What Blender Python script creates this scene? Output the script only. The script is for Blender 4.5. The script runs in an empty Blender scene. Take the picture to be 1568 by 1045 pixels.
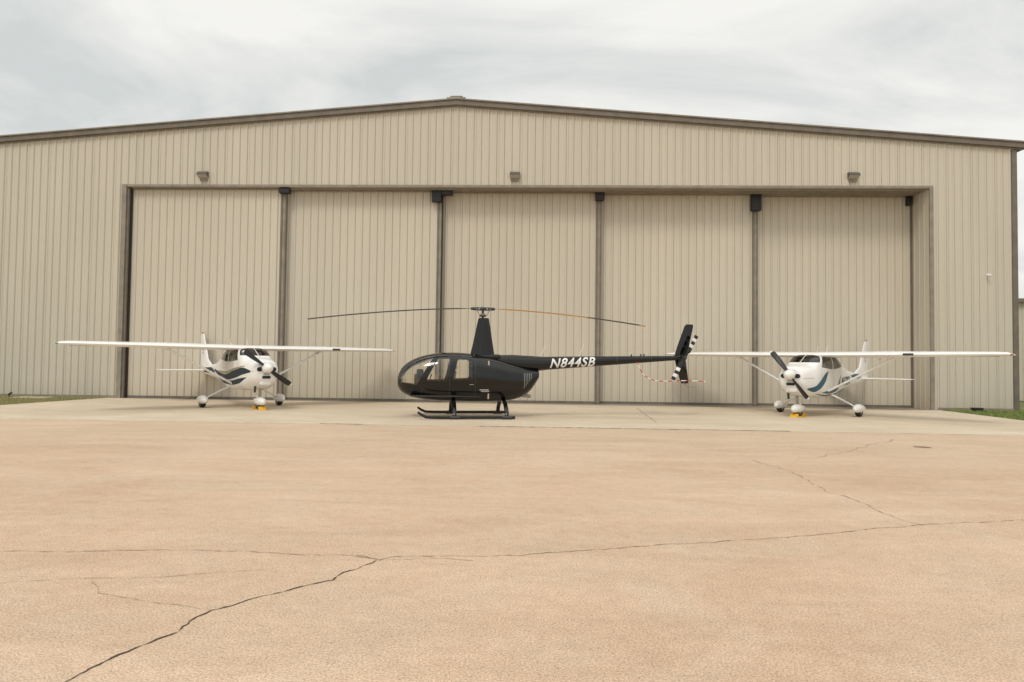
import bpy, bmesh, math, random
import numpy as np
from mathutils import Vector, Matrix
random.seed(7)
R=math.radians
scene=bpy.context.scene
scene.view_settings.view_transform='Standard'
scene.view_settings.look='None'
scene.view_settings.exposure=0
COL=scene.collection

# ------------------------------------------------------------ survey frame (viewpoint stands 26.8 m from the hangar)
PSI=R(2.33); CAMY=-26.8; CAMH=1.6
def W(X,d,z=0.0):
    c,s=math.cos(PSI),math.sin(PSI)
    return Vector((c*X-s*d, s*X+c*d+CAMY, z))

# ------------------------------------------------------------ materials
def new_mat(name):
    m=bpy.data.materials.new(name); m.use_nodes=True
    nt=m.node_tree; b=nt.nodes['Principled BSDF']
    return m,nt,b
def nd(nt,t,**k):
    n=nt.nodes.new(t)
    for a,v in k.items():
        if a in n.inputs: n.inputs[a].default_value=v
        else: setattr(n,a,v)
    return n
def paint(name,col,rough=0.4,metal=0.0,var=0.12,scale=3.0,bump=0.0,bscale=60,coat=0.0,spec=0.5):
    m,nt,b=new_mat(name)
    tc=nd(nt,'ShaderNodeTexCoord')
    n=nd(nt,'ShaderNodeTexNoise'); n.inputs['Scale'].default_value=scale; n.inputs['Detail'].default_value=4
    nt.links.new(tc.outputs['Object'],n.inputs['Vector'])
    r=nd(nt,'ShaderNodeValToRGB')
    r.color_ramp.elements[0].position=0.3; r.color_ramp.elements[1].position=0.7
    r.color_ramp.elements[0].color=[c*(1-var) for c in col]+[1]
    r.color_ramp.elements[1].color=[min(1,c*(1+var*0.5)) for c in col]+[1]
    nt.links.new(n.outputs['Fac'],r.inputs['Fac']); nt.links.new(r.outputs['Color'],b.inputs['Base Color'])
    b.inputs['Roughness'].default_value=rough; b.inputs['Metallic'].default_value=metal
    b.inputs['Specular IOR Level'].default_value=spec
    b.inputs['Coat Weight'].default_value=coat; b.inputs['Coat Roughness'].default_value=0.05
    if bump>0:
        n2=nd(nt,'ShaderNodeTexNoise'); n2.inputs['Scale'].default_value=bscale
        nt.links.new(tc.outputs['Object'],n2.inputs['Vector'])
        bp=nd(nt,'ShaderNodeBump'); bp.inputs['Strength'].default_value=bump; bp.inputs['Distance'].default_value=0.01
        nt.links.new(n2.outputs['Fac'],bp.inputs['Height']); nt.links.new(bp.outputs['Normal'],b.inputs['Normal'])
    return m
def glass(name,tint,refl=1.0):
    m=bpy.data.materials.new(name); m.use_nodes=True; nt=m.node_tree
    nt.nodes.remove(nt.nodes['Principled BSDF']); out=nt.nodes['Material Output']
    t=nd(nt,'ShaderNodeBsdfTransparent'); t.inputs['Color'].default_value=(*tint,1)
    g=nd(nt,'ShaderNodeBsdfGlossy'); g.inputs['Roughness'].default_value=0.02; g.inputs['Color'].default_value=(.95,.95,.95,1)
    f=nd(nt,'ShaderNodeFresnel'); f.inputs['IOR'].default_value=1.5
    n=nd(nt,'ShaderNodeTexNoise'); n.inputs['Scale'].default_value=4
    mt=nd(nt,'ShaderNodeMath',operation='MULTIPLY_ADD'); mt.inputs[1].default_value=0.06; 
    nt.links.new(n.outputs['Fac'],mt.inputs[0]); nt.links.new(f.outputs['Fac'],mt.inputs[2])
    mx=nd(nt,'ShaderNodeMixShader')
    nt.links.new(mt.outputs[0],mx.inputs[0]); nt.links.new(t.outputs[0],mx.inputs[1]); nt.links.new(g.outputs[0],mx.inputs[2])
    nt.links.new(mx.outputs[0],out.inputs['Surface'])
    return m

def siding(name,col):
    m,nt,b=new_mat(name)
    tc=nd(nt,'ShaderNodeTexCoord')
    mp=nd(nt,'ShaderNodeMapping'); mp.inputs['Scale'].default_value=(1.0,1.0,0.25)
    nt.links.new(tc.outputs['Object'],mp.inputs['Vector'])
    n=nd(nt,'ShaderNodeTexNoise'); n.inputs['Scale'].default_value=.7; n.inputs['Detail'].default_value=5; n.inputs['Roughness'].default_value=0.5
    nt.links.new(mp.outputs[0],n.inputs['Vector'])
    r=nd(nt,'ShaderNodeValToRGB')
    r.color_ramp.elements[0].position=0.28; r.color_ramp.elements[1].position=0.72
    r.color_ramp.elements[0].color=[c*0.95 for c in col]+[1]
    r.color_ramp.elements[1].color=[c*1.03 for c in col]+[1]
    nt.links.new(n.outputs['Fac'],r.inputs['Fac'])
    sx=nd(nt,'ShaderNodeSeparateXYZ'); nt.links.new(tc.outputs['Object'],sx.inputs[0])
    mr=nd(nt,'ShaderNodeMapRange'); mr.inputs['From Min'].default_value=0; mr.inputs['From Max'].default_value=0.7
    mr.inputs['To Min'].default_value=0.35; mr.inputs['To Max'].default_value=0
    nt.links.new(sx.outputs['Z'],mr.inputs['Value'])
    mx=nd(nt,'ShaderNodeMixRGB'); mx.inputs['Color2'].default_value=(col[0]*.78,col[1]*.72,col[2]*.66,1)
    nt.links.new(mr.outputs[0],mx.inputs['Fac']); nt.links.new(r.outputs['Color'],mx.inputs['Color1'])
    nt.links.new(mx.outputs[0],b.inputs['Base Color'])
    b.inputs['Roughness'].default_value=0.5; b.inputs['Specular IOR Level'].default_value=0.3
    return m

def concrete(name,ca,cb,cc,speck=0.25,bump=0.25,fade=None):
    m,nt,b=new_mat(name)
    L=nt.links.new
    tc=nd(nt,'ShaderNodeTexCoord'); P=tc.outputs['Object']
    def noise(s,det=6,rough=0.6,dist=0.0,vec=None):
        n=nd(nt,'ShaderNodeTexNoise'); n.inputs['Scale'].default_value=s; n.inputs['Detail'].default_value=det
        n.inputs['Roughness'].default_value=rough; n.inputs['Distortion'].default_value=dist
        L(vec or P,n.inputs['Vector']); return n.outputs['Fac']
    def ramp(f,p0,p1,c0,c1):
        r=nd(nt,'ShaderNodeValToRGB'); e=r.color_ramp.elements
        e[0].position=p0; e[1].position=p1; e[0].color=(*c0,1); e[1].color=(*c1,1); L(f,r.inputs['Fac']); return r.outputs['Color']
    def mul(a,b_):
        m2=nd(nt,'ShaderNodeMixRGB',blend_type='MULTIPLY'); m2.inputs['Fac'].default_value=1; L(a,m2.inputs['Color1']); L(b_,m2.inputs['Color2']); return m2.outputs[0]
    base=ramp(noise(0.22,6,0.62,0.6),0.36,0.64,ca,cb)
    st=ramp(noise(0.9,7,0.7,1.0),0.45,0.75,(0,0,0),(1,1,1))
    mx=nd(nt,'ShaderNodeMixRGB'); mx.inputs['Color2'].default_value=(*cc,1); 
    mm=nd(nt,'ShaderNodeMath',operation='MULTIPLY'); mm.inputs[1].default_value=0.6; L(st,mm.inputs[0])
    L(mm.outputs[0],mx.inputs['Fac']); L(base,mx.inputs['Color1']); c=mx.outputs[0]
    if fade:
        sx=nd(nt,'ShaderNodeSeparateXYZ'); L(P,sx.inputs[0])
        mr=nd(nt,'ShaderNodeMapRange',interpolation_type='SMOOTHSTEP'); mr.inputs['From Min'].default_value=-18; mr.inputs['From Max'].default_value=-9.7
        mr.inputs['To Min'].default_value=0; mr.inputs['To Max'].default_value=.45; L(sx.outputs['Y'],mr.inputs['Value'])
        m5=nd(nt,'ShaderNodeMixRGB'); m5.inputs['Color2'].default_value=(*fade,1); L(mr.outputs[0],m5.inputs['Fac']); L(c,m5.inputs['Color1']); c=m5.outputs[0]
    mp=nd(nt,'ShaderNodeMapping'); mp.inputs['Scale'].default_value=(0.3,1.0,1); mp.inputs['Rotation'].default_value=(0,0,.25); L(P,mp.inputs['Vector'])
    c=mul(c,ramp(noise(1.3,6,0.7,0.6,mp.outputs[0]),0.33,0.68,(0.90,0.885,0.865),(1.05,1.05,1.05)))
    c=mul(c,ramp(noise(75,3,0.8),0.38,0.60,(1-speck,)*3,(1+speck*.5,)*3))
    c=mul(c,ramp(noise(7,6,0.85),0.36,0.66,(1-speck*.35,)*3,(1.04,)*3))
    vo=nd(nt,'ShaderNodeTexVoronoi'); vo.inputs['Scale'].default_value=19; L(P,vo.inputs['Vector'])
    c=mul(c,ramp(vo.outputs['Distance'],0.06,0.14,(1-speck*1.3,)*3,(1,1,1)))
    L(c,b.inputs['Base Color'])
    b.inputs['Roughness'].default_value=0.92; b.inputs['Specular IOR Level'].default_value=0.15
    bp=nd(nt,'ShaderNodeBump'); bp.inputs['Strength'].default_value=bump; bp.inputs['Distance'].default_value=0.003
    L(noise(120,2,0.7),bp.inputs['Height']); L(bp.outputs['Normal'],b.inputs['Normal'])
    return m

WALLC=(0.575,0.53,0.44)
M={}
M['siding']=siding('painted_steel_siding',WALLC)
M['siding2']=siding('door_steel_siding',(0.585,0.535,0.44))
M['taupe']=paint('taupe_trim',(0.17,0.145,0.115),.5,var=.2)
M['taupe2']=paint('taupe_trim_light',(0.27,0.235,0.185),.5,var=.2)
M['seam']=paint('siding_seam_line',(0.36,0.32,0.25),.6,var=.2)  # darker tan of the thin seam lines on the siding
M['darkgap']=paint('recess_shade_and_dark_edge',(0.035,0.03,0.027),.8)  # dark colour: painted recess shade by the jamb, also back panel and leaf edge
M['black']=paint('black_steel',(0.012,0.012,0.013),.5)
M['roof']=paint('roof_sheet',(0.3,0.28,0.25),.5)
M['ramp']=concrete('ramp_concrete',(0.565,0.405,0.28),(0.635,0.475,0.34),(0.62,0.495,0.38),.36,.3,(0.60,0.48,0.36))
M['apron']=concrete('apron_concrete',(0.56,0.47,0.355),(0.63,0.54,0.42),(0.51,0.42,0.315),.12,.15)
M['crack']=paint('crack_dirt',(0.07,0.045,0.03),.95,var=.4)
M['crack2']=paint('crack_hairline',(0.30,0.205,0.14),.95,var=.5)
M['tar']=paint('joint_sealant',(0.10,0.08,0.06),.8,var=.5,scale=2)
M['heliblack']=paint('gloss_black_paint',(0.004,0.0045,0.004),.05,var=.2,spec=.5)
M['hglass']=glass('cabin_glass',(.92,.89,.82))
M['aglass']=glass('airplane_glass',(.76,.70,.60))
M['rubber']=paint('rubber',(0.018,0.018,0.018),.7)
M['white']=paint('white_aircraft_paint',(0.83,0.82,0.80),.28,coat=.4,var=.04)
M['teal']=paint('dark_teal_decal',(0.014,0.030,0.038),.5,spec=.3)
M['blue']=paint('blue_decal',(0.035,0.115,0.17),.5,spec=.3)
M['gold']=paint('gold_decal',(0.38,0.31,0.17),.5)
M['blackp']=paint('black_decal',(0.015,0.015,0.018),.4)
M['whitet']=paint('white_lettering',(0.8,0.8,0.78),.4)
M['dgrey']=paint('dark_grey_metal',(0.05,0.05,0.05),.4,metal=.3)
M['steel']=paint('bare_steel',(0.35,0.34,0.32),.35,metal=.8)
M['blade']=paint('rotor_blade_grey',(0.06,0.058,0.055),.5)
M['orange']=paint('orange_blade_paint',(0.85,0.48,0.12),.5)
M['red']=paint('red_marker',(0.50,0.05,0.03),.5)
M['green']=paint('green_marker',(0.03,0.3,0.1),.3)
M['seat']=paint('tan_leather',(0.50,0.42,0.31),.6)
M['yellow']=paint('yellow_chock',(0.75,0.42,0.02),.5)
M['lampbody']=paint('bronze_lamp',(0.10,0.085,0.07),.5)
M['lampglass']=paint('lamp_lens',(0.45,0.42,0.36),.2)

# ------------------------------------------------------------ mesh helpers
def empty(name,loc=(0,0,0),rz=0,rx=0,ry=0):
    e=bpy.data.objects.new(name,None); COL.objects.link(e); e.location=loc; e.rotation_euler=(rx,ry,rz); e.empty_display_size=.5
    return e
def obj_from_bm(name,bm,mats,parent,smooth=False,auto=None):
    me=bpy.data.meshes.new(name); bm.to_mesh(me); bm.free()
    if not isinstance(mats,(list,tuple)): mats=[mats]
    for m in mats: me.materials.append(m)
    if smooth:
        for p in me.polygons: p.use_smooth=True
        if auto: me.set_sharp_from_angle(angle=R(auto))
    o=bpy.data.objects.new(name,me); COL.objects.link(o)
    if parent: o.parent=parent
    return o
def mesh(name,v,f,mats,parent=None,smooth=False,auto=None,fm=None,recalc=True):
    me=bpy.data.meshes.new(name); me.from_pydata([tuple(a) for a in v],[],f)
    bm=bmesh.new(); bm.from_mesh(me); bpy.data.meshes.remove(me)
    if fm:
        for fc,i in zip(bm.faces,fm): fc.material_index=i
    if recalc: bmesh.ops.recalc_face_normals(bm,faces=bm.faces)
    return obj_from_bm(name,bm,mats,parent,smooth,auto)
def box(name,c,s,mat,parent=None,bev=0.0,rot=None):
    bm=bmesh.new(); bmesh.ops.create_cube(bm,size=1)
    for v in bm.verts: v.co=Vector((v.co.x*s[0],v.co.y*s[1],v.co.z*s[2]))
    if bev>0: bmesh.ops.bevel(bm,geom=bm.edges[:],offset=bev,segments=3,affect='EDGES',profile=.5)
    if rot is not None:
        bmesh.ops.rotate(bm,verts=bm.verts,cent=(0,0,0),matrix=rot)
    bmesh.ops.translate(bm,verts=bm.verts,vec=c)
    return obj_from_bm(name,bm,mat,parent,bev>0,40 if bev>0 else None)
def rings(name,rs,mats,parent=None,auto=40,cap=True,segmat=None):
    n=len(rs[0]); v=[p for r in rs for p in r]; f=[];fm=[]
    for i in range(len(rs)-1):
        for j in range(n):
            k=(j+1)%n; f.append((i*n+j,i*n+k,(i+1)*n+k,(i+1)*n+j)); fm.append(segmat[i] if segmat else 0)
    if cap:
        f.append(tuple(range(n))); fm.append(segmat[0] if segmat else 0)
        f.append(tuple((len(rs)-1)*n+j for j in range(n))); fm.append(segmat[-1] if segmat else 0)
    return mesh(name,v,f,mats,parent,True,auto,fm)
def tube(name,pts,rad,mats,parent=None,n=12,asp=1.0,ref=(0,0,1),segmat=None,smooth_path=0):
    pts=[Vector(p) for p in pts]
    if not isinstance(rad,(list,tuple)): rad=[rad]*len(pts)
    if smooth_path:
        P=[];Q=[]
        for i in range(len(pts)-1):
            p0=pts[max(i-1,0)];p1=pts[i];p2=pts[i+1];p3=pts[min(i+2,len(pts)-1)]
            for k in range(smooth_path):
                t=k/smooth_path
                P.append(0.5*((2*p1)+(p2-p0)*t+(2*p0-5*p1+4*p2-p3)*t*t+(3*p1-p0-3*p2+p3)*t**3)); Q.append(rad[i]*(1-t)+rad[i+1]*t)
        P.append(pts[-1]);Q.append(rad[-1]); pts,rad=P,Q
    rs=[]
    for i,p in enumerate(pts):
        t=(pts[min(i+1,len(pts)-1)]-pts[max(i-1,0)]).normalized()
        r=Vector(ref)
        if abs(t.dot(r))>.95: r=Vector((1,0,0)) if abs(t.x)<.9 else Vector((0,1,0))
        a=t.cross(r).normalized(); b=t.cross(a).normalized()
        rs.append([p+a*math.cos(2*math.pi*j/n)*rad[i]*asp+b*math.sin(2*math.pi*j/n)*rad[i] for j in range(n)])
    sm=segmat
    if callable(segmat): sm=[segmat(i) for i in range(len(rs)-1)]
    return rings(name,rs,mats,parent,45,True,sm)
def lathe_y(name,prof,c,mat,parent,n=28):
    rs=[]
    for (r,y) in prof:
        rs.append([(c[0]+r*math.cos(2*math.pi*j/n),c[1]+y,c[2]+r*math.sin(2*math.pi*j/n)) for j in range(n)])
    return rings(name,rs,mat,parent,40,True)
def pchip(xs,ys,x):
    xs=np.asarray(xs,float);ys=np.asarray(ys,float);h=np.diff(xs);d=np.diff(ys)/h
    m=np.zeros(len(xs)); m[0]=d[0];m[-1]=d[-1]
    for i in range(1,len(xs)-1):
        m[i]=0 if d[i-1]*d[i]<=0 else 2*d[i-1]*d[i]/(d[i-1]+d[i])
    i=int(min(max(np.searchsorted(xs,x)-1,0),len(xs)-2)); t=(x-xs[i])/h[i]; t=min(max(t,0),1)
    return float((2*t**3-3*t**2+1)*ys[i]+(t**3-2*t**2+t)*h[i]*m[i]+(-2*t**3+3*t**2)*ys[i+1]+(t**3-t**2)*h[i]*m[i+1])
class Body:
    def __init__(s,secs):
        s.x0=secs[0][0]; s.x1=secs[-1][0]; s.u=[math.sqrt(s.x0-a[0]) for a in secs]; s.c=list(zip(*[a[1:] for a in secs]))
    def at(s,x):
        u=math.sqrt(max(0,s.x0-x)); return [pchip(s.u,c,u) for c in s.c]
    def ring(s,x,n=64,y0=0,z0=0):
        zb,zt,hw,e=s.at(x); zc=(zb+zt)/2;hh=(zt-zb)/2; o=[]
        for j in range(n):
            t=2*math.pi*j/n; c=math.cos(t);q=math.sin(t)
            o.append(Vector((x,y0+hw*math.copysign(abs(c)**(2/e),c),z0+zc+hh*math.copysign(abs(q)**(2/e),q))))
        return o
    def bm(s,N=90,n=64,y0=0,z0=0):
        umax=math.sqrt(s.x0-s.x1); rs=[s.ring(s.x0-(umax*i/N)**2,n,y0,z0) for i in range(N+1)]
        bm=bmesh.new(); V=[[bm.verts.new(p) for p in r] for r in rs]
        for i in range(N):
            for j in range(n):
                k=(j+1)%n; bm.faces.new((V[i][j],V[i][k],V[i+1][k],V[i+1][j]))
        bm.faces.new(V[0]); bm.faces.new(V[-1][::-1]); bmesh.ops.recalc_face_normals(bm,faces=bm.faces)
        return bm
    def y(s,x,z):
        zb,zt,hw,e=s.at(x); zc=(zb+zt)/2;hh=(zt-zb)/2; q=min(1,abs(z-zc)/hh)**(e/2); return hw*math.sqrt(max(0,1-q*q))**(2/e)
def rpoly(poly,r,seg=4):
    out=[];n=len(poly)
    for i in range(n):
        p=Vector(poly[i]);a=(Vector(poly[i-1])-p);b=(Vector(poly[(i+1)%n])-p)
        rr=min(r,a.length*.45,b.length*.45); A=p+a.normalized()*rr;B=p+b.normalized()*rr
        for k in range(seg+1):
            t=k/seg; out.append(((1-t)**2*A+2*t*(1-t)*p+t*t*B))
    return out
def cut_poly(bm,poly,mi,ylo=-9,yhi=9):
    poly=[Vector(p) for p in poly]
    ar=sum(poly[i].x*poly[(i+1)%len(poly)].y-poly[(i+1)%len(poly)].x*poly[i].y for i in range(len(poly)))
    if ar<0: poly=poly[::-1]
    x0=min(p.x for p in poly)-.1;x1=max(p.x for p in poly)+.1;z0=min(p.y for p in poly)-.1;z1=max(p.y for p in poly)+.1
    def sel():
        fs=[f for f in bm.faces if (lambda c:x0<c.x<x1 and z0<c.z<z1 and ylo-.1<c.y<yhi+.1)(f.calc_center_median())]
        es=set(e for f in fs for e in f.edges);vs=set(v for f in fs for v in f.verts)
        return fs+list(es)+list(vs)
    for yy in (ylo,yhi):
        if abs(yy)<5: bmesh.ops.bisect_plane(bm,geom=sel(),plane_co=(0,yy,0),plane_no=(0,1,0),dist=1e-5)
    nrm=[]
    for i in range(len(poly)):
        a=poly[i];b=poly[(i+1)%len(poly)]; d=b-a
        if d.length<1e-5: continue
        no=Vector((d.y,0,-d.x)).normalized(); nrm.append((Vector((a.x,0,a.y)),no))
        bmesh.ops.bisect_plane(bm,geom=sel(),plane_co=(a.x,0,a.y),plane_no=no,dist=1e-5)
    for f in bm.faces:
        c=f.calc_center_median()
        if ylo<c.y<yhi and all((c-a).dot(no)<1e-4 for a,no in nrm): f.material_index=mi
def shrink(poly,d):
    c=sum((Vector(p) for p in poly),Vector((0,0)))/len(poly)
    return [tuple(Vector(p)+(c-Vector(p)).normalized()*d) for p in poly]
def strip(name,body,pts,side,mat,parent,off=.006,nz=4,sub=10):
    """pts: (x,zlow,zhigh) along body"""
    v=[];f=[]; P=[]
    us=list(range(len(pts)))
    for i in range((len(pts)-1)*sub+1):
        t=i/sub; P.append([pchip(us,[p[k] for p in pts],t) if len(pts)>2 else pts[0][k]*(1-t)+pts[1][k]*t for k in range(3)])
    for (x,a,b) in P:
        for k in range(nz+1):
            z=a+(b-a)*k/nz; v.append((x,side*(body.y(x,z)+off),z))
    for i in range(len(P)-1):
        for k in range(nz):
            q=i*(nz+1)+k; f.append((q,q+1,q+nz+2,q+nz+1))
    return mesh(name,v,f,mat,parent,True)
def text_on(name,txt,size,x0,z0,yf,side,mat,parent,shear=0.0,slope=0.0,bold=0.012,spacing=1.0):
    cu=bpy.data.curves.new('tmp','FONT'); cu.body=txt; cu.size=size; cu.shear=shear; cu.offset=bold*size; cu.space_character=spacing; cu.resolution_u=4
    to=bpy.data.objects.new('tmp',cu); COL.objects.link(to); bpy.context.view_layer.update()
    me=bpy.data.meshes.new_from_object(to.evaluated_get(bpy.context.evaluated_depsgraph_get()))
    bpy.data.objects.remove(to)
    bm=bmesh.new(); bm.from_mesh(me)
    k=-.3*size
    while k<size*1.1:
        bmesh.ops.bisect_plane(bm,geom=bm.faces[:]+bm.edges[:]+bm.verts[:],plane_co=(0,k,0),plane_no=(0,1,0)); k+=.02
    for v in bm.verts:
        x=x0-side*v.co.x; z=z0+v.co.y+slope*v.co.x
        v.co=Vector((x,side*(yf(x,z)+.008),z))
    return obj_from_bm(name,bm,mat,parent)
def foil(n=12):
    a=[]
    for i in range(n+1):
        b=math.pi*i/n; x=.5*(1-math.cos(b)); y=5*(.2969*math.sqrt(x)-.126*x-.3516*x*x+.2843*x**3-.1036*x**4); a.append((x,y))
    up=[(x,y*1.15) for x,y in a]; lo=[(x,-y*.75) for x,y in a[-2:0:-1]]
    return up+lo
FO=foil()
def wing(name,st,mats,parent,vertical=False,sym=False,segmat=None):
    rs=[]
    for (s,xle,c,z,t) in st:
        r=[]
        for (x,y) in FO:
            if sym: y=y/(1.15 if y>0 else .75)
            if vertical: r.append((xle-c*x, z+y*t*c, s))
            else: r.append((xle-c*x, s, z+y*t*c))
        rs.append(r)
    return rings(name,rs,mats,parent,50,True,segmat)
def blade(name,cen,span,chord,fn,mats,parent,n=16,r0=.0,segmat=None):
    S=Vector(span).normalized();C=Vector(chord).normalized();N=S.cross(C).normalized(); rs=[]
    for i in range(n+1):
        d,c,t,tw,off=fn(i/n); r=[]
        for (x,y) in FO:
            a=(0.3-x)*c; b=y*t*c
            aa=a*math.cos(tw)-b*math.sin(tw); bb=a*math.sin(tw)+b*math.cos(tw)
            r.append(Vector(cen)+S*d+C*aa+N*bb+Vector((0,0,off)))
        rs.append(r)
    sm=[segmat((i+.5)/n) for i in range(n)] if segmat else None
    return rings(name,rs,mats,parent,50,True,sm)

# ============================================================ HANGAR
hangar=empty('metal_hangar')
XL,XR,XP=-24.9,18.17,-3.42; ZP=11.85; SL=0.0795
ztop=lambda x: ZP-SL*abs(x-XP)
DL,DR,DZ=-16.76,14.96,8.53
def rib_profile(x0,x1,pitch=.305,phase=0.0,h=.032):
    pts=[(x0,0.0)]; k=math.ceil((x0-phase)/pitch)
    while phase+k*pitch< x1-.06:
        c=phase+k*pitch
        if c-.045>x0+.002:
            pts+= [(c-.045,0),(c-.02,-h),(c+.02,-h),(c+.045,0)]
            m=c+pitch/2
            if m+.03<x1: pts+=[(m-.022,0),(m-.012,-.006),(m+.012,-.006),(m+.022,0)]
        k+=1
    pts.append((x1,0)); return pts
def ribwall(name,x0,x1,zb,zt,y,mat,parent,**k):
    pr=rib_profile(x0,x1,**k); v=[];f=[]
    for (x,dy) in pr:
        v.append((x,y+dy,zb)); v.append((x,y+dy,zt(x) if callable(zt) else zt))
    for i in range(len(pr)-1): f.append((2*i,2*i+2,2*i+3,2*i+1))
    return mesh(name,v,f,mat,parent,recalc=False)
ribwall('front_wall_left',XL,DL-.2,0,ztop,0,M['siding'],hangar)
ribwall('front_wall_left_of_ridge',DL-.2,XP,DZ+.1,ztop,0,M['siding'],hangar)
ribwall('front_wall_right_of_ridge',XP,DR+.14,DZ+.1,ztop,0,M['siding'],hangar)
ribwall('front_wall_right',DR+.14,XR,0,ztop,0,M['siding'],hangar)
def seams(name,x0,x1,pitch,ph,zb,zt,y,mat,w=.006):
    """one thin strip at the foot of every rib (the overlap line of the sheets)"""
    v=[];f=[];k=math.ceil((x0-ph)/pitch)
    while ph+k*pitch<x1-.08:
        c=ph+k*pitch+.045
        if c>x0+.08:
            z1=zt(c) if callable(zt) else zt; z0=zb(c) if callable(zb) else zb; n=len(v)
            v+=[(c,y-.003,z0),(c+w*2,y-.003,z0),(c+w*2,y-.003,z1),(c,y-.003,z1)]; f.append((n,n+1,n+2,n+3))
        k+=1
    mesh(name,v,f,mat,hangar,recalc=False)
zb0=lambda x: DZ+.1 if DL-.25<x<DR+.16 else 0
seams('sheet_overlap_lines',XL,XR,.305,0,zb0,lambda x:ztop(x)-.12,0,M['seam'],.007)
seams('sheet_overlap_lines_wide',XL,XR,.915,.08,zb0,lambda x:ztop(x)-.12,-.001,M['taupe2'],.004)
def sidewall(name,x,sgn):
    v=[];f=[];y=0.0;zt=ztop(x); pr=rib_profile(0,40)
    for (a,dy) in pr: v+= [(x-sgn*dy,a,0),(x-sgn*dy,a,zt)]
    for i in range(len(pr)-1): f.append((2*i,2*i+2,2*i+3,2*i+1))
    mesh(name,v,f,M['siding'],hangar,recalc=False)
sidewall('side_wall_right',XR,1); sidewall('side_wall_left',XL,-1)
mesh('rear_wall',[(XL,40,0),(XR,40,0),(XR,40,ztop(XR)),(XP,40,ZP),(XL,40,ztop(XL))],[(0,1,2,3,4)],M['siding'],hangar)
def slab(name,a,b,y0,y1,z0off,z1off,mat):
    v=[];
    for (x) in (a,b):
        z=ZP-SL*abs(x-XP)
        v+=[(x,y0,z+z0off),(x,y0,z+z1off),(x,y1,z+z1off),(x,y1,z+z0off)]
    mesh(name,v,[(0,1,5,4),(1,2,6,5),(2,3,7,6),(3,0,4,7),(0,3,2,1),(4,5,6,7)],mat,hangar)
for nm,a,b in (('left',XL-.35,XP),('right',XP,XR+.35)):
    slab('roof_slope_'+nm,a,b,-.05,40.2,.13,.19,M['roof'])
    slab('rake_fascia_'+nm,a,b,-.17,-.055,-.03,.16,M['taupe'])
    slab('rake_cap_'+nm,a,b,-.22,-.04,.165,.215,M['taupe2'])
    slab('rake_soffit_'+nm,a,b,-.06,-.036,-.08,.12,M['taupe2'])
box('ridge_vent',(XP,.5,ZP+.28),(.5,1.2,.14),M['taupe'],hangar,.03)
box('ridge_cap_end',(XP,-.1,ZP+.2),(.75,.25,.09),M['taupe2'],hangar,.02)
box('gutter_right',(XR+.27,20,ztop(XR)+.02),(.2,40,.2),M['taupe'],hangar,.02)
box('corner_trim_front',(XR-.03,-.045,ztop(XR)/2-.05),(.2,.02,ztop(XR)-.1),M['taupe'],hangar)
box('corner_trim_side',(XR+.055,.08,ztop(XR)/2-.05),(.02,.25,ztop(XR)-.1),M['taupe'],hangar)
box('downspout',(XR+.16,.35,ztop(XR)/2-.05),(.11,.09,ztop(XR)-.3),M['taupe2'],hangar,.015)
box('base_flashing_left',((XL+DL-.2)/2,-.04,.05),(DL-.2-XL,.01,.1),M['taupe2'],hangar)
box('base_flashing_right',((XR+DR+.15)/2,-.04,.05),(XR-DR-.35,.01,.1),M['taupe2'],hangar)
box('door_jamb_trim_left',(DL-.10,-.03,DZ/2+.05),(.18,.07,DZ+.1),M['taupe2'],hangar)
box('door_jamb_trim_left_inner',(DL+.035,.05,DZ/2),(.085,.1,DZ),M['taupe'],hangar)
box('door_jamb_shade_left',(DL+.10,.17,DZ/2),(.04,.1,DZ),M['darkgap'],hangar)  # dark strip painted in for the shade of the recess beside the jamb
box('door_jamb_trim_right',(DR+.06,-.03,DZ/2+.05),(.14,.07,DZ+.1),M['taupe2'],hangar)
box('door_head_trim',((DL+DR)/2,-.032,DZ+.05),(DR-DL-.03,.075,.09),M['taupe2'],hangar)
box('door_head_soffit',((DL+DR)/2,.9,DZ+.03),(DR-DL,1.78,.03),M['siding'],hangar)
for i in range(5):
    box('door_track',((DL+DR)/2,.16+.25*i,DZ-.025),(DR-DL-.1,.05,.06),M['taupe2'],hangar)
mesh('door_jamb_return_right',[(DR,0.01,0),(DR,1.7,0),(DR,1.7,DZ),(DR,.01,DZ)],[(0,1,2,3)],M['siding'],hangar)
for yy in (.35,.7,1.05): box('jamb_return_rib',(DR-.012,yy,DZ/2),(.025,.04,DZ-.02),M['siding'],hangar)
box('door_back_closure',((DL+DR)/2,1.75,DZ/2),(DR-DL,.05,DZ),M['darkgap'],hangar)
LB=[DL+.08,-10.3,-3.98,2.42,8.72,DR-.03]
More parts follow.
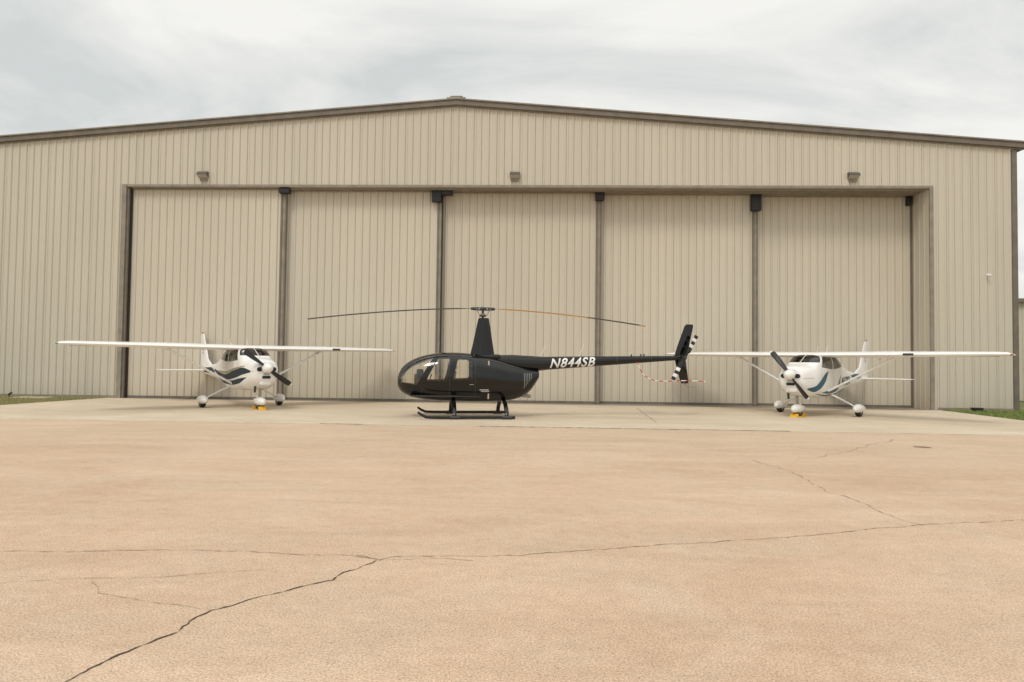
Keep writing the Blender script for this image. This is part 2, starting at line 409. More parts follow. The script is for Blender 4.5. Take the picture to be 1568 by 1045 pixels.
for i in range(5):
    a,b=LB[i],LB[i+1]; y=.22+.25*i
    if i>0: a-=.25
    ribwall(f'door_leaf_{i+1}',a,b-(.2 if i<4 else .05),.10,DZ+.02,y,M['siding2'],hangar,phase=.05*i)
    seams(f'door_leaf_sheet_lines_{i+1}',a,b-.2,.305,.05*i,.11,DZ-.02,y,M['seam'],.006)
    box(f'door_leaf_bottom_rail_{i+1}',((a+b)/2,y+.03,.055),(b-a,.10,.09),M['taupe'],hangar)
    if i<4:
        box(f'door_leaf_end_stile_{i+1}',(b-.17,y-.008,DZ/2),(.07,.09,DZ-.1),M['taupe'],hangar)
        box(f'door_leaf_end_face_{i+1}',(b-.085,y+.01,DZ/2),(.095,.08,DZ-.1),M['taupe2'],hangar)
        box(f'door_leaf_end_edge_{i+1}',(b-.01,y+.02,DZ/2),(.05,.12,DZ-.1),M['taupe' if i!=1 else 'darkgap'],hangar)
    else:
        box('door_leaf_end_stile_5',(b-.03,y-.01,DZ/2),(.05,.07,DZ-.1),M['taupe'],hangar)
for (cx,y,w,h) in ((-10.32,.2,.42,.22),(-4.2,.4,.38,.5),(-3.8,.42,.45,.22),(2.35,.65,.36,.36),(8.62,.9,.38,.7),(14.75,1.15,.16,.4)):
    box('door_roller_bracket',(cx,y-.1,DZ-h/2-.01),(w,.22,h),M['black'],hangar,.02)
mesh('threshold_rail',[(DL,-.05,.006),(DR,-.05,.006),(DR,1.7,.006),(DL,1.7,.006)],[(0,1,2,3)],M['taupe2'],hangar)
def wallpack(x,z):
    v=[(-.2,0,.13),(.2,0,.13),(.2,-.12,.13),(-.2,-.12,.13),(-.2,0,-.12),(.2,0,-.12),(.2,-.23,-.02),(-.2,-.23,-.02),(.2,-.23,.03),(-.2,-.23,.03)]
    f=[(0,1,2,3),(3,2,8,9),(9,8,6,7),(7,6,5,4),(0,3,9,7,4),(1,5,6,8,2),(0,4,5,1)]
    o=mesh('wall_pack_light',v,f,[M['lampbody'],M['lampglass']],hangar,fm=[0,0,0,1,0,0,0]); o.location=(x,-.034,z)
    box('wall_pack_conduit',(x,-.05,z-.17),(.32,.03,.10),M['taupe2'],hangar,.01)
for x in (-13.6,-1.05,12.05): wallpack(x,9.0)
cam_=tube('security_camera_arm',[(17.1,-.03,5.2),(17.1,-.12,5.2)],.02,M['white'],hangar)
tube('security_camera_body',[(17.06,-.10,5.19),(17.14,-.22,5.16)],[.045,.04],M['white'],hangar)

nb=empty('metal_outbuilding',(24,9,0))
ribwall('wall_front',0,16,0,5.0,0,M['siding'],nb); box('side_wall',(-.02,6,2.5),(.03,12,5),M['siding'],nb)
box('roof_edge',(8,6,5.1),(16.5,12.5,.2),M['taupe'],nb); box('door_panel',(1.2,-.05,1.1),(1.0,.04,2.1),M['taupe2'],nb)

# ============================================================ GROUND
def gmat():
    m,nt,b=new_mat('grass_ground'); tc=nd(nt,'ShaderNodeTexCoord'); n=nd(nt,'ShaderNodeTexNoise'); n.inputs['Scale'].default_value=.8; n.inputs['Detail'].default_value=10
    nt.links.new(tc.outputs['Object'],n.inputs['Vector']); r=nd(nt,'ShaderNodeValToRGB'); e=r.color_ramp.elements
    e[0].position=.35;e[1].position=.65;e[0].color=(.10,.13,.035,1);e[1].color=(.22,.21,.08,1)
    nt.links.new(n.outputs['Fac'],r.inputs['Fac']); nt.links.new(r.outputs['Color'],b.inputs['Base Color']); b.inputs['Roughness'].default_value=.95
    return m
S=2500
mesh('ground',[(-S,-S,-.03),(S,-S,-.03),(S,S,-.03),(-S,S,-.03)],[(0,1,2,3)],gmat())
AY=-9.7
def sheet(name,pts,mat,th=.028):
    n=len(pts); v=[(x,y,0) for x,y in pts]+[(x,y,-th) for x,y in pts]
    f=[tuple(range(n))]+[(i,(i+1)%n,n+(i+1)%n,n+i) for i in range(n)]
    return mesh(name,v,f,mat)
sheet('concrete_apron',[(DL-.65,1.7),(DL-.6,-.3),(-18.2,AY),(15.0,AY),(DR+.35,-.3),(DR+.35,-.02),(DR+.05,-.02),(DR+.05,1.7)],M['apron'])
sheet('concrete_ramp',[(-70,AY),(-70,-75),(70,-75),(70,AY)],M['ramp'])
def lawn(name,x0,x1,y0,y1,n,cols,h=.07,test=None):
    v=[];f=[];fm=[]
    for i in range(n):
        x=random.uniform(x0,x1);y=random.uniform(y0,y1)
        if test and not test(x,y): continue
        a=random.uniform(0,6.28);hh=h*random.uniform(.4,1.3);w=.012*random.uniform(.7,1.6);l=random.uniform(-.04,.04)
        k=len(v); v+=[(x-w*math.cos(a),y-w*math.sin(a),-.03),(x+w*math.cos(a),y+w*math.sin(a),-.03),(x+l,y+l*.6,-.03+hh)]; f.append((k,k+1,k+2)); fm.append(random.randrange(len(cols)))
    mesh(name,v,f,cols,None,fm=fm,recalc=False)
G1=[paint('grass_blade_green',(.22,.30,.07),.8),paint('grass_blade_dark',(.13,.19,.04),.8),paint('grass_blade_light',(.32,.34,.12),.8)]
G2=[paint('dry_grass_blade',(.38,.33,.15),.8),paint('dry_grass_blade_green',(.25,.27,.09),.8),paint('dry_grass_straw',(.46,.39,.21),.8)]
lawn('grass',15.2,22,-9.75,-.1,50000,G1,.09,lambda x,y:x>15.45-(-y)*.03 and (x<XR or y<0))
lawn('grass',-26,-17.1,-9.75,-.1,50000,G2,.09,lambda x,y:x<-17.35+(y)*.1)
box('drain_pad',(-19.7,-.9,.0),(1.3,.7,.08),M['apron'],None,.01)
ub=empty('utility_box',(16.35,-.55,0)); box('lid',(0,0,.12),(.36,.24,.05),M['black'],ub,.01); box('body',(0,0,.04),(.32,.2,.12),M['black'],ub,.01)
pp=empty('drain_pipe',(-20.6,-1.0,0)); tube('standpipe',[(0,0,-.03),(0,0,.15),(.1,0,.2)],.04,M['dgrey'],pp)

def ribbon(pts,w,z=.004,jit=.03,step=.08,seed=1):
    rnd=random.Random(seed); P=[]
    for i in range(len(pts)-1):
        a=Vector(pts[i]);b=Vector(pts[i+1]);L=(b-a).length;n=max(1,int(L/step))
        for k in range(n): P.append(a+(b-a)*(k/n))
    P.append(Vector(pts[-1])); v=[];f=[];o=0
    for i,p in enumerate(P):
        t=(P[min(i+1,len(P)-1)]-P[max(i-1,0)]).normalized(); nn=Vector((-t.y,t.x)); o=o*.8+rnd.uniform(-jit,jit)
        ww=w*rnd.uniform(.12,1.6); q=p+nn*o
        v+=[(q.x-nn.x*ww,q.y-nn.y*ww,z),(q.x+nn.x*ww,q.y+nn.y*ww,z)]
    for i in range(len(P)-1): f.append((2*i,2*i+1,2*i+3,2*i+2))
    return v,f
C=[([(-2.32,-23.52),(-2.26,-23.24),(-2.16,-22.99),(-2.09,-22.83),(-2.11,-22.59),(-2.07,-22.48),(-1.86,-22.22),(-1.6,-21.95),(-1.46,-21.84),(-1.44,-21.65),(-1.38,-21.55),(-1.28,-21.3)],.0055,'crack',.012,.04),
 ([(-1.28,-21.3),(-1.19,-21.2),(-0.56,-21.11),(-0.12,-21.07),(0.43,-20.86),(1.45,-20.54),(2.67,-20.1),(3.82,-19.65),(5.15,-19.29),(5.93,-19.0)],.0045,'crack2',.016,.05),
 ([(-4.7,-21.36),(-4.41,-21.32),(-3.68,-21.26),(-3.12,-21.17),(-2.4,-21.17),(-1.5,-21.17),(-1.42,-21.22),(-1.28,-21.3)],.0035,'crack2',.014,.05),
 ([(-4.02,-22.15),(-3.79,-22.07),(-3.36,-21.95),(-2.77,-21.87),(-2.35,-21.73),(-2.0,-21.59)],.002,'crack2',.01,.05),
 ([(-3.21,-21.93),(-2.97,-22.22),(-2.55,-22.38),(-2.07,-22.48)],.002,'crack2',.012,.05),
 ([(-1.5,-21.17),(-1.25,-21.31),(-.79,-21.2),(-.52,-21.25)],.0025,'crack2',.012,.05),
 ([(3.63,-14.9),(3.82,-16.23),(3.73,-17.84),(3.82,-18.86),(3.83,-19.42),(3.90,-19.63)],.004,'crack2',.035,.08),
 ([(4.45,-14.78),(5.72,-13.65),(7.02,-12.2),(7.9,-11.1)],.006,'crack2',.05,.1),
 ([(-5.55,-9.62),(-4.47,-9.60)],.030,'tar',.008,.08),
 ([(-1.5,-9.62),(.55,-9.61),(3.3,-9.64),(6.2,-9.62)],.036,'tar',.008,.08),
 ([(3.56,-1.5),(3.28,-7.4)],.014,'crack2',.02,.1)]
gr={}
for i,(p,w,m,j,st) in enumerate(C):
    v,f=ribbon(p,w,seed=i,jit=j,step=st); V,F=gr.setdefault(m,([],[])); k=len(V); V+=v; F+=[tuple(a+k for a in ff) for ff in f]
for m,(V,F) in gr.items(): mesh('pavement_'+{'crack':'crack','crack2':'hairline_crack','tar':'joint_sealant'}[m],V,F,M[m],recalc=False)
v,f=ribbon([(-70,AY),(70,AY)],.010,jit=.004,seed=33); mesh('pavement_joint',v,f,M['crack2'],recalc=False)
def blob(name,c,rx,ry,mat,seed):
    rn=random.Random(seed); n=28; v=[(c[0]+rx*rn.uniform(.7,1.1)*math.cos(6.2832*i/n),c[1]+ry*rn.uniform(.7,1.1)*math.sin(6.2832*i/n),.005) for i in range(n)]
    mesh(name,v,[tuple(range(n))],mat,recalc=False)
blob('pavement_patch',(7.75,-12.6),.16,.18,M['crack2'],3)

# ============================================================ HELICOPTER
hp=W(-.88,20.35); heli=empty('helicopter',hp,math.pi+R(8)+PSI)
HB=Body([(2.48,1.0,1.06,.03,2.0),(2.44,.82,1.27,.2,2.0),(2.35,.71,1.43,.32,2.05),(2.2,.62,1.57,.43,2.1),(1.95,.54,1.71,.53,2.2),(1.6,.49,1.82,.61,2.3),
 (1.2,.46,1.88,.65,2.4),(.8,.45,1.89,.66,2.4),(.3,.44,1.86,.66,2.4),(0,.44,1.81,.65,2.4),(-.4,.45,1.73,.62,2.4),(-.8,.48,1.62,.55,2.3),
 (-1.15,.57,1.53,.46,2.3),(-1.4,.72,1.47,.38,2.2),(-1.58,.95,1.43,.31,2.2),(-1.68,1.12,1.41,.26,2.2)])
bm=HB.bm(110,72)
ws=[(2.6,1.02),(1.93,.93),(1.42,1.76),(1.46,2.1),(2.6,2.1)]
for (lo,hi) in ((-2,-.022),(.022,2)): cut_poly(bm,ws,1,lo,hi)
fw=[(1.68,1.05),(1.34,1.73),(.91,1.74),(1.06,1.05)]; rw=[(.92,1.08),(.77,1.72),(.34,1.70),(.32,1.10)]
for p in (fw,rw):
    cut_poly(bm,rpoly(p,.09),2); cut_poly(bm,rpoly(shrink(p,.035),.07),1)
obj_from_bm('fuselage',bm,[M['heliblack'],M['hglass'],M['rubber']],heli,True,35)
for s in (1,-1):
    for xx in (.25,.99,1.78):
        strip('door_seam',HB,[(xx-.006,.62,1.78 if xx<1.7 else .92),(xx+.006,.62,1.78 if xx<1.7 else .92)],s,M['dgrey'],heli,.003,14,2)
    strip('belly_seam',HB,[(2.2,.80,.812),(1,.62,.632),(-.9,.62,.632)],s,M['dgrey'],heli,.003,2)
    for k in range(5): strip('rear_vent',HB,[(-1.2-.055*k,.85+.07*k,1.30),(-1.215-.055*k,.85+.07*k,1.30)],s,M['steel'],heli,.004,6,2)
    strip('placard',HB,[(.12,.80,.82),(-.14,.80,.82)],s,M['whitet'],heli); strip('placard',HB,[(.08,.755,.77),(-.16,.755,.77)],s,M['whitet'],heli)
    strip('door_handle',HB,[(.42,.95,.975),(.30,.95,.975)],s,M['steel'],heli,.02)
box('cabin_floor',(1.1,0,.62),(2.0,1.0,.04),M['dgrey'],heli)
for s in (-.3,.3):
    for (xx) in (1.15,.25):
        box('seat_cushion',(xx,s,.85),(.5,.48,.28),M['seat'],heli,.06)
        box('seat_back',(xx-.27,s,1.12),(.13,.44,.5),M['seat'],heli,.05,Matrix.Rotation(R(-8),3,'Y'))
        box('seat_headrest',(xx-.33,s,1.46),(.09,.22,.13),M['seat'],heli,.03)
box('instrument_console',(1.85,0,.95),(.3,.34,.62),M['dgrey'],heli,.05); box('instrument_panel',(1.83,0,1.28),(.2,.5,.22),M['black'],heli,.04)
box('cabin_bulkhead',(-.14,0,1.1),(.04,1.1,1.1),M['seat'],heli)
tube('cyclic_stick',[(1.6,0,.8),(1.5,0,1.25),(1.5,.3,1.2)],.015,M['black'],heli)
MF=[(1.62,.42,.86,0,.34),(1.80,.37,.74,0,.32),(2.2,.28,.58,0,.33),(2.6,.20,.44,0,.36),(2.88,.14,.33,0,.40),(2.93,.12,.29,0,.40)]
wing('mast_fairing',MF,M['heliblack'],heli,True,True)
box('mast_fairing_base',(-.05,0,1.76),(1.0,.42,.18),M['heliblack'],heli,.08)
tube('mast',[(0,0,2.85),(0,0,3.26)],.035,M['dgrey'],heli)
tube('swashplate',[(0,0,2.97),(0,0,3.01)],[.11,.11],M['dgrey'],heli,20)
tube('swashplate_upper',[(0,0,3.02),(0,0,3.05)],[.08,.08],M['steel'],heli,20)
rdir=R(1)
rd=Vector((math.cos(rdir),math.sin(rdir),0)); rc=Vector((-rd.y,rd.x,0))
box('rotor_hub',(0,0,3.20),(.36,.11,.10),M['dgrey'],heli,.03,Matrix.Rotation(rdir,3,'Z'))
tube('hub_cap',[(0,0,3.25),(0,0,3.30)],[.045,.03],M['steel'],heli)
for s in (1,-1):
    tube('blade_grip',[rd*s*.16+Vector((0,0,3.20)),rd*s*.36+Vector((0,0,3.205))],[.055,.04],M['dgrey'],heli)
    tube('pitch_link',[rd*s*.1+rc*.1+Vector((0,0,3.0)),rd*s*.22+rc*.13+Vector((0,0,3.2))],.012,M['steel'],heli)
    tube('teeter_bolt',[rd*s*.12+rc*-.08+Vector((0,0,3.2)),rd*s*.12+rc*.08+Vector((0,0,3.2))],.03,M['steel'],heli)
    def fn(t,s=s):
        d=.33+4.72*t; c=.25 if t>.09 else .07+.18*t/.09
        return d,c,.12,R(2)*s,-.42*(d/5.03)**1.7+.0
    if s==1: sg=lambda t:0
    else: sg=lambda t:(1 if t<.60 or t>.955 else 0)
    blade('main_rotor_blade',(0,0,3.21),rd*s,rc*s,fn,[M['blade'],M['orange']],heli,46,segmat=sg)
BZ=lambda x:1.585+(-x-1.6)*.052
BR=lambda x:max(.066,.205-(-x-1.8)*.0315)
pts=[];rad=[]
for i in range(30):
    x=-.75-i*(6.25-.75)/29; pts.append((x,0,BZ(x))); rad.append(min(BR(x),.22))
tube('tail_boom',pts,rad,M['heliblack'],heli,32)
tube('boom_root_fairing',[(-.2,0,1.62),(-.9,0,1.60),(-1.5,0,1.585),(-2.0,0,1.60)],[.2,.245,.235,.19],M['heliblack'],heli,32,smooth_path=6)
for xx in (-2.95,-4.1,-5.2): tube('boom_joint_band',[(xx,0,BZ(xx)),(xx-.02,0,BZ(xx))],BR(xx)+.003,M['dgrey'],heli,32)
yb=lambda x,z: math.sqrt(max(1e-4,BR(x)**2-(z-BZ(x))**2))
text_on('registration_N844SB','N844SB',.385,-2.0,1.47,yb,1,M['whitet'],heli,.28,.052,.02,1.12)
tube('exhaust_pipe',[(-1.2,-.15,.62),(-1.5,-.15,.6)],.05,M['steel'],heli)
wing('upper_fin',[(1.80,-5.95,.42,0,.09),(2.2,-6.08,.38,0,.09),(2.8,-6.30,.29,0,.09),(2.87,-6.36,.22,0,.07)],M['heliblack'],heli,True,True)
wing('lower_fin',[(1.03,-6.22,.2,0,.08),(1.1,-6.17,.27,0,.09),(1.80,-5.98,.36,0,.09)],M['heliblack'],heli,True,True)
wing('horizontal_stabilizer',[(-1.25,-5.2,.32,1.75,.1),(-1.2,-5.17,.36,1.75,.1),(-.04,-5.08,.42,1.75,.1)],M['heliblack'],heli,False,True)
tube('tail_gearbox',[(-6.08,0,1.83),(-6.35,0,1.83)],[.09,.07],M['heliblack'],heli); tube('tail_rotor_shaft',[(-6.22,0,1.83),(-6.22,.26,1.83)],.03,M['dgrey'],heli)
tdir=Vector((-.46,0,.89)).normalized()
for s in (1,-1):
    blade('tail_rotor_blade',(-6.22,.25,1.83),tdir*s,Vector((tdir.z,0,-tdir.x))*s,lambda t:(.05+.73*t,.07 if t<.15 else .13,.12,R(8),0),[M['whitet'],M['blackp']],heli,14,segmat=lambda t:1 if (int((1-t)*7)%2==0 and t>.0) else (0 if t>.25 else 1))
tube('tail_rotor_hub',[(-6.22,.2,1.83),(-6.22,.3,1.83)],.055,M['dgrey'],heli)
tube('tail_guard',[(-6.2,0,1.2),(-6.35,0,.98),(-6.6,.0,.92),(-6.85,0,.98)],.012,M['steel'],heli,8,smooth_path=6)
tube('striped_marker_rope',[(-4.75,.1,1.68),(-4.95,.1,1.3),(-5.3,.12,1.12),(-5.8,.12,1.10),(-6.3,.12,1.12),(-6.95,.1,1.10)],.014,[M['red'],M['whitet']],heli,8,smooth_path=7,segmat=lambda i:(i//2)%2)
for (xa,h,l) in ((-1.75,.36,.16),(-2.95,.36,.16)): tube('whip_antenna',[(xa,0,BZ(xa)+.15),(xa-l,0,BZ(xa)+.2+h)],[.012,.007],M['whitet'],heli,6)
for xa in (-4.6,-5.0,-4.9): tube('boom_beacon',[(xa,0,BZ(xa)+.05),(xa,0,BZ(xa)+.17)],[.03,.02],M['dgrey'],heli,8)
for s in (1,-1):
    tube('skid',[(-.85,1.09*s,.055),(0,1.09*s,.055),(1.45,1.09*s,.055),(1.72,1.07*s,.10),(1.88,1.05*s,.20)],[.042,.042,.042,.04,.032],M['heliblack'],heli,14,smooth_path=6)
    for xx in (.86,-.62):
        tube('skid_leg',[(xx,.28*s,.50),(xx,.62*s,.43),(xx,.98*s,.22),(xx,1.09*s,.06)],[.06,.065,.062,.055],M['heliblack'],heli,14,asp=.6,ref=(1,0,0),smooth_path=5)
        tube('skid_shoe',[(xx+.13,1.09*s,.052),(xx-.13,1.09*s,.052)],.05,M['dgrey'],heli)
for xx in (.86,-.62): tube('cross_tube',[(xx,-.6,.44),(xx,0,.5),(xx,.6,.44)],.05,M['heliblack'],heli,12)

# ============================================================ AIRPLANES
AB=Body([(1.90,1.00,1.50,.27,2.6),(1.875,.93,1.55,.34,2.6),(1.78,.83,1.60,.41,2.7),(1.55,.73,1.645,.47,2.8),(1.22,.64,1.68,.52,3.2),(1.14,.63,1.71,.53,3.3),(.66,.60,1.97,.55,3.8),(.4,.59,2.02,.56,4.2),
 (-.6,.60,2.02,.55,4.2),(-1.05,.64,1.97,.51,3.8),(-1.8,.74,1.72,.42,3.2),(-2.6,.85,1.53,.32,2.8),(-3.6,.94,1.42,.22,2.5),(-4.8,1.02,1.32,.12,2.2),(-5.5,1.06,1.26,.05,2.0)])
def airplane(loc,rz,decal,prop_ang,bank=0.0,reg=None):
    A=empty('light_airplane',loc,rz); A.rotation_euler=(bank,0,rz)
    bm=AB.bm(110,64)
    wsp=[(1.22,1.735),(1.22,2.6),(.60,2.6),(.60,1.92),(.80,1.735)]
    cut_poly(bm,wsp,1)
    for p in ([(.76,1.58),(.54,1.91),(-.18,1.91),(-.18,1.52)],[(-.26,1.52),(-.26,1.91),(-.98,1.89),(-1.34,1.62)]):
        for (lo,hi) in ((-2,-.2),(.2,2)):
            cut_poly(bm,rpoly(p,.06),2,lo,hi); cut_poly(bm,rpoly(shrink(p,.03),.05),1,lo,hi)
    obj_from_bm('fuselage',bm,[M['white'],M['aglass'],M['rubber']],A,True,35)
    tube('windshield_post',[(1.16,0,1.73),(.62,0,1.99)],.012,M['white'],A,8)
    for s in (-.25,.25):
        box('seat_back',(-.15,s,1.3),(.12,.42,.7),M['seat'],A,.05); box('seat_cushion',(.1,s,1.0),(.5,.42,.15),M['seat'],A,.05)
        box('rear_seat_back',(-1.0,s,1.25),(.12,.42,.6),M['seat'],A,.05)
        box('sun_visor',(.62,s,1.90),(.02,.3,.09),M['rubber'],A,.005)
    box('instrument_panel',(.95,0,1.53),(.12,.9,.26),M['black'],A,.03)
    tube('control_yoke',[(.9,.25,1.5),(.65,.25,1.5)],.015,M['black'],A,8)
    for s in (1,-1):
        z0=1.93;dh=.004
        st=[(0,.58,1.62,z0+.04,.12),(s*.5,.58,1.62,z0+.045,.125),(s*2.6,.58,1.62,z0+.05+2.6*dh,.125),(s*5.08,.47,1.16,z0+.06+5.15*dh,.115),(s*5.32,.42,1.05,z0+.06+5.38*dh,.10),(s*5.42,.33,.85,z0+.045+5.48*dh,.06),(s*5.44,.2,.5,z0+.04+5.5*dh,.03)]
        wing('wing',st,[M['white']],A)
        tube('wing_strut',[(.12,s*.50,.80),(.16,s*2.55,1.93)],.06,M['white'],A,14,asp=.6,ref=(1,0,0))
        box('strut_fairing',(.16,s*2.55,1.92),(.2,.12,.08),M['white'],A,.03)
        for (a,b) in ((.65,2.65),(2.7,5.05)):
            za=z0+.05+a*dh;zb_=z0+.05+b*dh; xa=-.62; xb=-.62+ (0 if b<3 else .22)
            tube('flap_gap',[(xa,s*a,za-.045),(xb,s*b,zb_-.035)],.007,M['dgrey'],A,6)
        tube('nav_light',[(.35,s*5.41,z0+.07),(.25,s*5.44,z0+.07)],.022,M['red' if s>0 else 'green'],A,8)
        wing('horizontal_stabilizer',[(0,-4.45,1.0,1.17,.08),(s*.2,-4.5,.98,1.17,.08),(s*1.6,-4.78,.68,1.17,.08),(s*1.73,-4.9,.5,1.17,.05)],M['white'],A,False,True)
        tube('gear_leg',[(-.32,s*.3,.74),(-.34,s*.55,.64),(-.4,s*1.05,.38),(-.42,s*1.24,.24)],[.06,.055,.04,.035],M['white'],A,12,asp=.6,ref=(1,0,0),smooth_path=4)
        wheel(A,-.42,s*1.28,.20)
    box('landing_light',(.57,2.95,2.0),(.05,.28,.07),M['dgrey'],A,.015)
    wing('vertical_stabilizer',[(1.2,-3.5,2.2,0,.05),(1.42,-4.15,1.55,0,.07),(1.6,-4.6,1.08,0,.09),(2.2,-4.98,.83,0,.09),(2.56,-5.22,.66,0,.09),(2.62,-5.35,.45,0,.06)],M['white'],A,True,True)
    tube('tail_beacon',[(-5.5,0,2.6),(-5.5,0,2.68)],[.03,.02],M['red'],A,8)
    tube('nose_strut',[(1.38,0,.85),(1.34,0,.42)],.04,M['steel'],A); wheel(A,1.32,0,.20)
    for s in (1,-1): tube('nose_fork',[(1.34,.08*s,.45),(1.32,.09*s,.22)],.015,M['white'],A,8)
    F=1.90
    for s in (1,-1):
        rs=[];
        for k,(xx,sc) in enumerate(((F-.03,1.0),(F+.018,1.0),(F+.018,.85))):
            rs.append([(xx,s*.22+.105*sc*math.cos(2*math.pi*j/20),1.30+.085*sc*math.sin(2*math.pi*j/20)) for j in range(20)])
        rings('cowl_intake_lip',rs,M['white'],A,cap=False)
        rings('cowl_intake_opening',[[(F-.02,s*.22+.1*math.cos(2*math.pi*j/20),1.30+.08*math.sin(2*math.pi*j/20)) for j in range(20)],[(F+.008,s*.22+.095*math.cos(2*math.pi*j/20),1.30+.078*math.sin(2*math.pi*j/20)) for j in range(20)]],M['black'],A)
    box('carburetor_intake',(F+.005,0,1.05),(.05,.26,.09),M['black'],A,.02); box('carburetor_scoop',(F-.2,0,.88),(.34,.36,.18),M['white'],A,.05)
    box('cowl_landing_light',(F+.005,0,1.15),(.03,.2,.06),M['lampglass'],A,.01)
    tube('exhaust_pipe',[(1.55,-.22,.80),(1.5,-.22,.56)],.035,M['dgrey'],A)
    for s in (1,-1): strip('cowl_seam',AB,[(1.85,1.235,1.243),(1.3,1.235,1.243)],s,M['dgrey'],A,.003,2); strip('door_seam',AB,[(.78,.80,1.56),(.773,.80,1.56)],s,M['dgrey'],A,.003,8,2); strip('door_seam',AB,[(-.22,.80,1.85),(-.227,.80,1.85)],s,M['dgrey'],A,.003,8,2)
    sp=[]
    for i in range(11):
        t=i/10; r=.165*math.sqrt(max(0,1-t**2.0))+.002; sp.append([(F+.04+.30*t,r*math.cos(2*math.pi*j/24),1.34+r*math.sin(2*math.pi*j/24)) for j in range(24)])
    rings('spinner',sp,M['white'],A)
    tube('propeller_hub',[(F-.05,0,1.34),(F+.06,0,1.34)],.14,M['dgrey'],A,20)
    d=Vector((0,math.cos(prop_ang),math.sin(prop_ang)))
    for s in (1,-1):
        def pf(t):
            c=.10+.07*math.sin(min(1,t*1.3)*math.pi*.6) if t<.93 else .13*(1-t)/.07*.8+.03
            return .08+.87*t,c,.10+.12*(1-t),R(48-34*t),0
        blade('propeller_blade',(F+.10,0,1.34),d*s,Vector((0,-d.z,d.y))*s,pf,[M['blackp'],M['whitet']],A,18,segmat=lambda t:1 if t>.965 else 0)
    for (xx,yy,hh) in ((-.6,.2,.3),(-1.0,-.25,.28),(.0,-.5,.12)): tube('roof_antenna',[(xx,yy,2.03),(xx-.12,yy,2.03+hh)],[.008,.004],M['whitet'],A,6)
    tube('pitot_tube',[(.5,2.2,1.87),(.72,2.2,1.84)],.012,M['steel'],A,6)
    for s in (1,-1):
        if decal==0:
            strip('swoosh_stripe',AB,[(1.70,1.20,1.26),(1.2,1.12,1.34),(.4,.98,1.24),(-.5,.92,1.10),(-1.6,1.03,1.17),(-2.6,1.20,1.26)],s,M['teal'],A)
            strip('swoosh_stripe_lower',AB,[(1.45,1.02,1.04),(.9,.84,.99),(.1,.76,.90),(-.9,.80,.88),(-1.9,.98,1.0)],s,M['teal'],A)
            strip('swoosh_accent',AB,[(1.3,1.37,1.41),(.5,1.27,1.33),(-.5,1.13,1.19),(-1.8,1.20,1.23)],s,M['gold'],A)
            strip('tail_stripe',AB,[(-2.5,1.12,1.15),(-3.3,1.08,1.30),(-4.7,1.10,1.28)],s,M['teal'],A)
        else:
            strip('swoosh_stripe',AB,[(1.6,.88,.92),(1.25,.80,.98),(.85,.90,1.16),(.5,1.12,1.38),(.25,1.42,1.46)],s,M['blue'],A)
            strip('swoosh_stripe_lower',AB,[(.6,.76,.78),(.0,.72,.84),(-.6,.80,.97),(-.9,1.02,1.18),(-1.05,1.28,1.34)],s,M['blue'],A)
            strip('swoosh_accent',AB,[(1.0,.72,.73),(.1,.645,.685),(-.8,.70,.74),(-1.8,.83,.86)],s,M['blackp'],A)
            strip('tail_stripe',AB,[(-2.75,1.28,1.30),(-3.2,1.20,1.34),(-3.8,1.18,1.36),(-4.4,1.26,1.34)],s,M['blue'],A)
            text_on('registration','N172FA',.40,-1.20 if s>0 else -2.95,.97,AB.y,s,M['blackp'],A,.2,0.02,.025)
        for k in range(3):
            z=1.75+.18*k
            box('fin_flash',(-5.05-.13*k,s*.036,z),(.5-.1*k,.012,.045),M['teal' if decal==0 else 'blackp'],A,0,Matrix.Rotation(R(28),3,'Y'))
    return A
def wheel(A,x,y,r):
    t=[(r*.55,-.075),(r*.85,-.08),(r*.97,-.05),(r,0),(r*.97,.05),(r*.85,.08),(r*.55,.075)]
    lathe_y('tyre',t,(x,y,r),M['rubber'],A); lathe_y('wheel_hub',[(r*.5,-.078),(r*.52,0),(r*.5,.078)],(x,y,r),M['steel'],A)
    pb=Body([(.42,.22,.26,.02,2),(.38,.17,.33,.07,2),(.25,.14,.39,.115,2.3),(.05,.13,.41,.13,2.5),(-.2,.15,.38,.115,2.3),(-.45,.19,.33,.07,2.1),(-.62,.24,.29,.015,2)])
    o=obj_from_bm('wheel_fairing',pb.bm(24,24,0,0),M['white'],A,True,50); o.location=(x,y,0)
airplane(W(-8.95,23.1),R(-51)+PSI,0,R(-33),R(0))
airplane(W(10.05,22.75),math.pi+R(46)+PSI,1,R(-50),R(0))

def chock(loc,rz):
    e=empty('wheel_chock',loc,rz)
    for s in (1,-1):
        v=[(s*.22,-.12,0),(s*.36,-.12,0),(s*.25,-.12,.11),(s*.22,.12,0),(s*.36,.12,0),(s*.25,.12,.11)]
        mesh('wedge',v,[(0,1,2),(3,5,4),(0,3,4,1),(1,4,5,2),(2,5,3,0)],M['yellow'],e)
    tube('rope',[(-.3,.14,.03),(-.1,.22,.015),(.1,.24,.015),(.3,.14,.03)],.014,M['yellow'],e,8,smooth_path=5)
bpy.context.view_layer.update()
for A in [o for o in bpy.data.objects if o.name.startswith('light_airplane')]:
    p=A.matrix_world@Vector((1.32,0,0)); chock((p.x,p.y,0),A.rotation_euler.z)

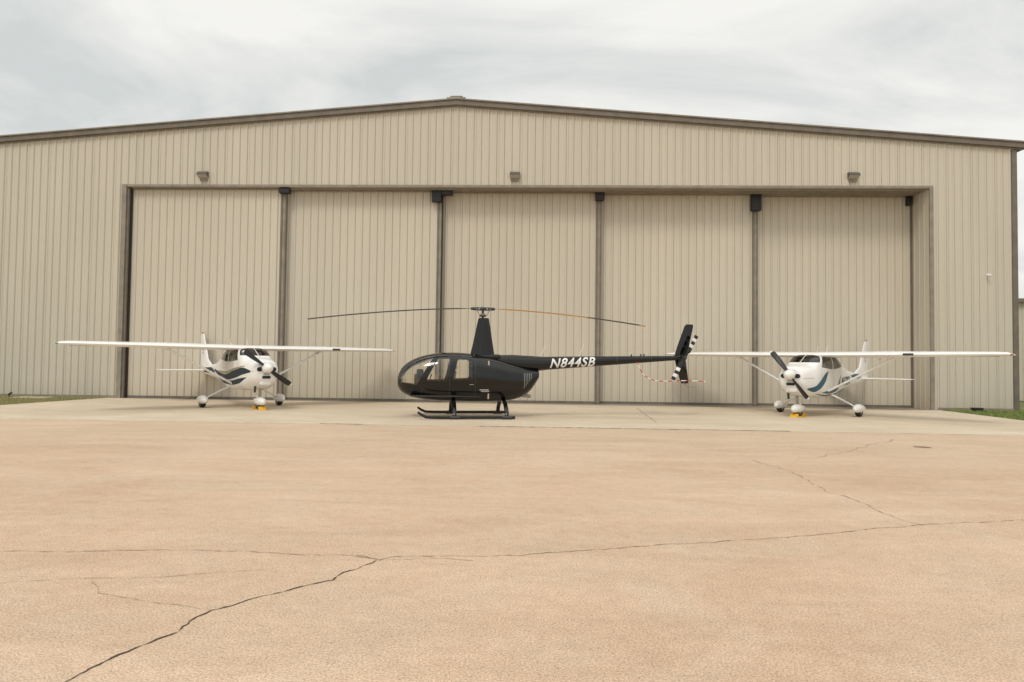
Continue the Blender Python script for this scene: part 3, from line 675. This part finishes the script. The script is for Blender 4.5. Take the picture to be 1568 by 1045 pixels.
# ============================================================ WORLD + SUN
SE=R(52)
w=bpy.data.worlds.new('World'); scene.world=w; w.use_nodes=True; nt=w.node_tree; L=nt.links.new
bg=nt.nodes['Background']; out=nt.nodes['World Output']
sky=nd(nt,'ShaderNodeTexSky',sky_type='NISHITA'); sky.sun_disc=False; sky.sun_elevation=SE; sky.air_density=1; sky.dust_density=3
L(sky.outputs[0],bg.inputs['Color']); bg.inputs['Strength'].default_value=.10
tc=nd(nt,'ShaderNodeTexCoord'); sp=nd(nt,'ShaderNodeSeparateXYZ'); L(tc.outputs['Generated'],sp.inputs[0])
zm=nd(nt,'ShaderNodeMath',operation='MAXIMUM'); zm.inputs[1].default_value=0; L(sp.outputs['Z'],zm.inputs[0])
za=nd(nt,'ShaderNodeMath',operation='ADD'); za.inputs[1].default_value=.22; L(zm.outputs[0],za.inputs[0])
dv=nd(nt,'ShaderNodeVectorMath',operation='DIVIDE'); L(tc.outputs['Generated'],dv.inputs[0])
cb=nd(nt,'ShaderNodeCombineXYZ'); L(za.outputs[0],cb.inputs[0]);L(za.outputs[0],cb.inputs[1]); cb.inputs[2].default_value=1; L(cb.outputs[0],dv.inputs[1])
mp=nd(nt,'ShaderNodeMapping'); mp.inputs['Rotation'].default_value=(0,0,R(-20)); mp.inputs['Scale'].default_value=(1.2,1.9,.5); mp.inputs['Location'].default_value=(5.3,.4,0); L(dv.outputs[0],mp.inputs['Vector'])
n1=nd(nt,'ShaderNodeTexNoise'); n1.inputs['Scale'].default_value=1.1;n1.inputs['Detail'].default_value=8;n1.inputs['Roughness'].default_value=.55;n1.inputs['Distortion'].default_value=.5; L(mp.outputs[0],n1.inputs['Vector'])
r=nd(nt,'ShaderNodeValToRGB'); e=r.color_ramp.elements
e[0].position=.33; e[0].color=(.68,.71,.70,1); e[1].position=.59; e[1].color=(.97,.96,.92,1); q=e.new(.46); q.color=(.84,.845,.82,1)
L(n1.outputs['Fac'],r.inputs['Fac'])
mr=nd(nt,'ShaderNodeMapRange',interpolation_type='SMOOTHSTEP'); mr.inputs['From Min'].default_value=.42; mr.inputs['From Max'].default_value=1; mr.inputs['To Min'].default_value=.98; mr.inputs['To Max'].default_value=1.7
L(sp.outputs['Z'],mr.inputs['Value'])
bc=nd(nt,'ShaderNodeBackground'); L(r.outputs[0],bc.inputs['Color']); L(mr.outputs[0],bc.inputs['Strength'])
ms=nd(nt,'ShaderNodeMixShader'); ms.inputs[0].default_value=.95; L(bg.outputs[0],ms.inputs[1]); L(bc.outputs[0],ms.inputs[2]); L(ms.outputs[0],out.inputs['Surface'])
sl=bpy.data.lights.new('sun','SUN'); sl.energy=1.2; sl.angle=R(16); sl.color=(1,.93,.82)
so=bpy.data.objects.new('sun',sl); COL.objects.link(so)
az=R(250)
dirv=Vector((math.cos(az)*math.cos(SE),math.sin(az)*math.cos(SE),math.sin(SE)))
so.rotation_euler=(-dirv).to_track_quat('-Z','Y').to_euler()
sky.sun_rotation=math.pi/2-az

# ============================================================ CAMERA
cd=bpy.data.cameras.new('camera'); co=bpy.data.objects.new('camera',cd); COL.objects.link(co); scene.camera=co
cd.lens=24; cd.sensor_width=36; cd.clip_end=6000; cd.clip_start=.05
mw=Matrix.Rotation(PSI,4,'Z')@Matrix.Rotation(R(90)+R(1.84),4,'X')@Matrix.Rotation(.0125,4,'Z')
mw.translation=(0,CAMY,CAMH); co.matrix_world=mw
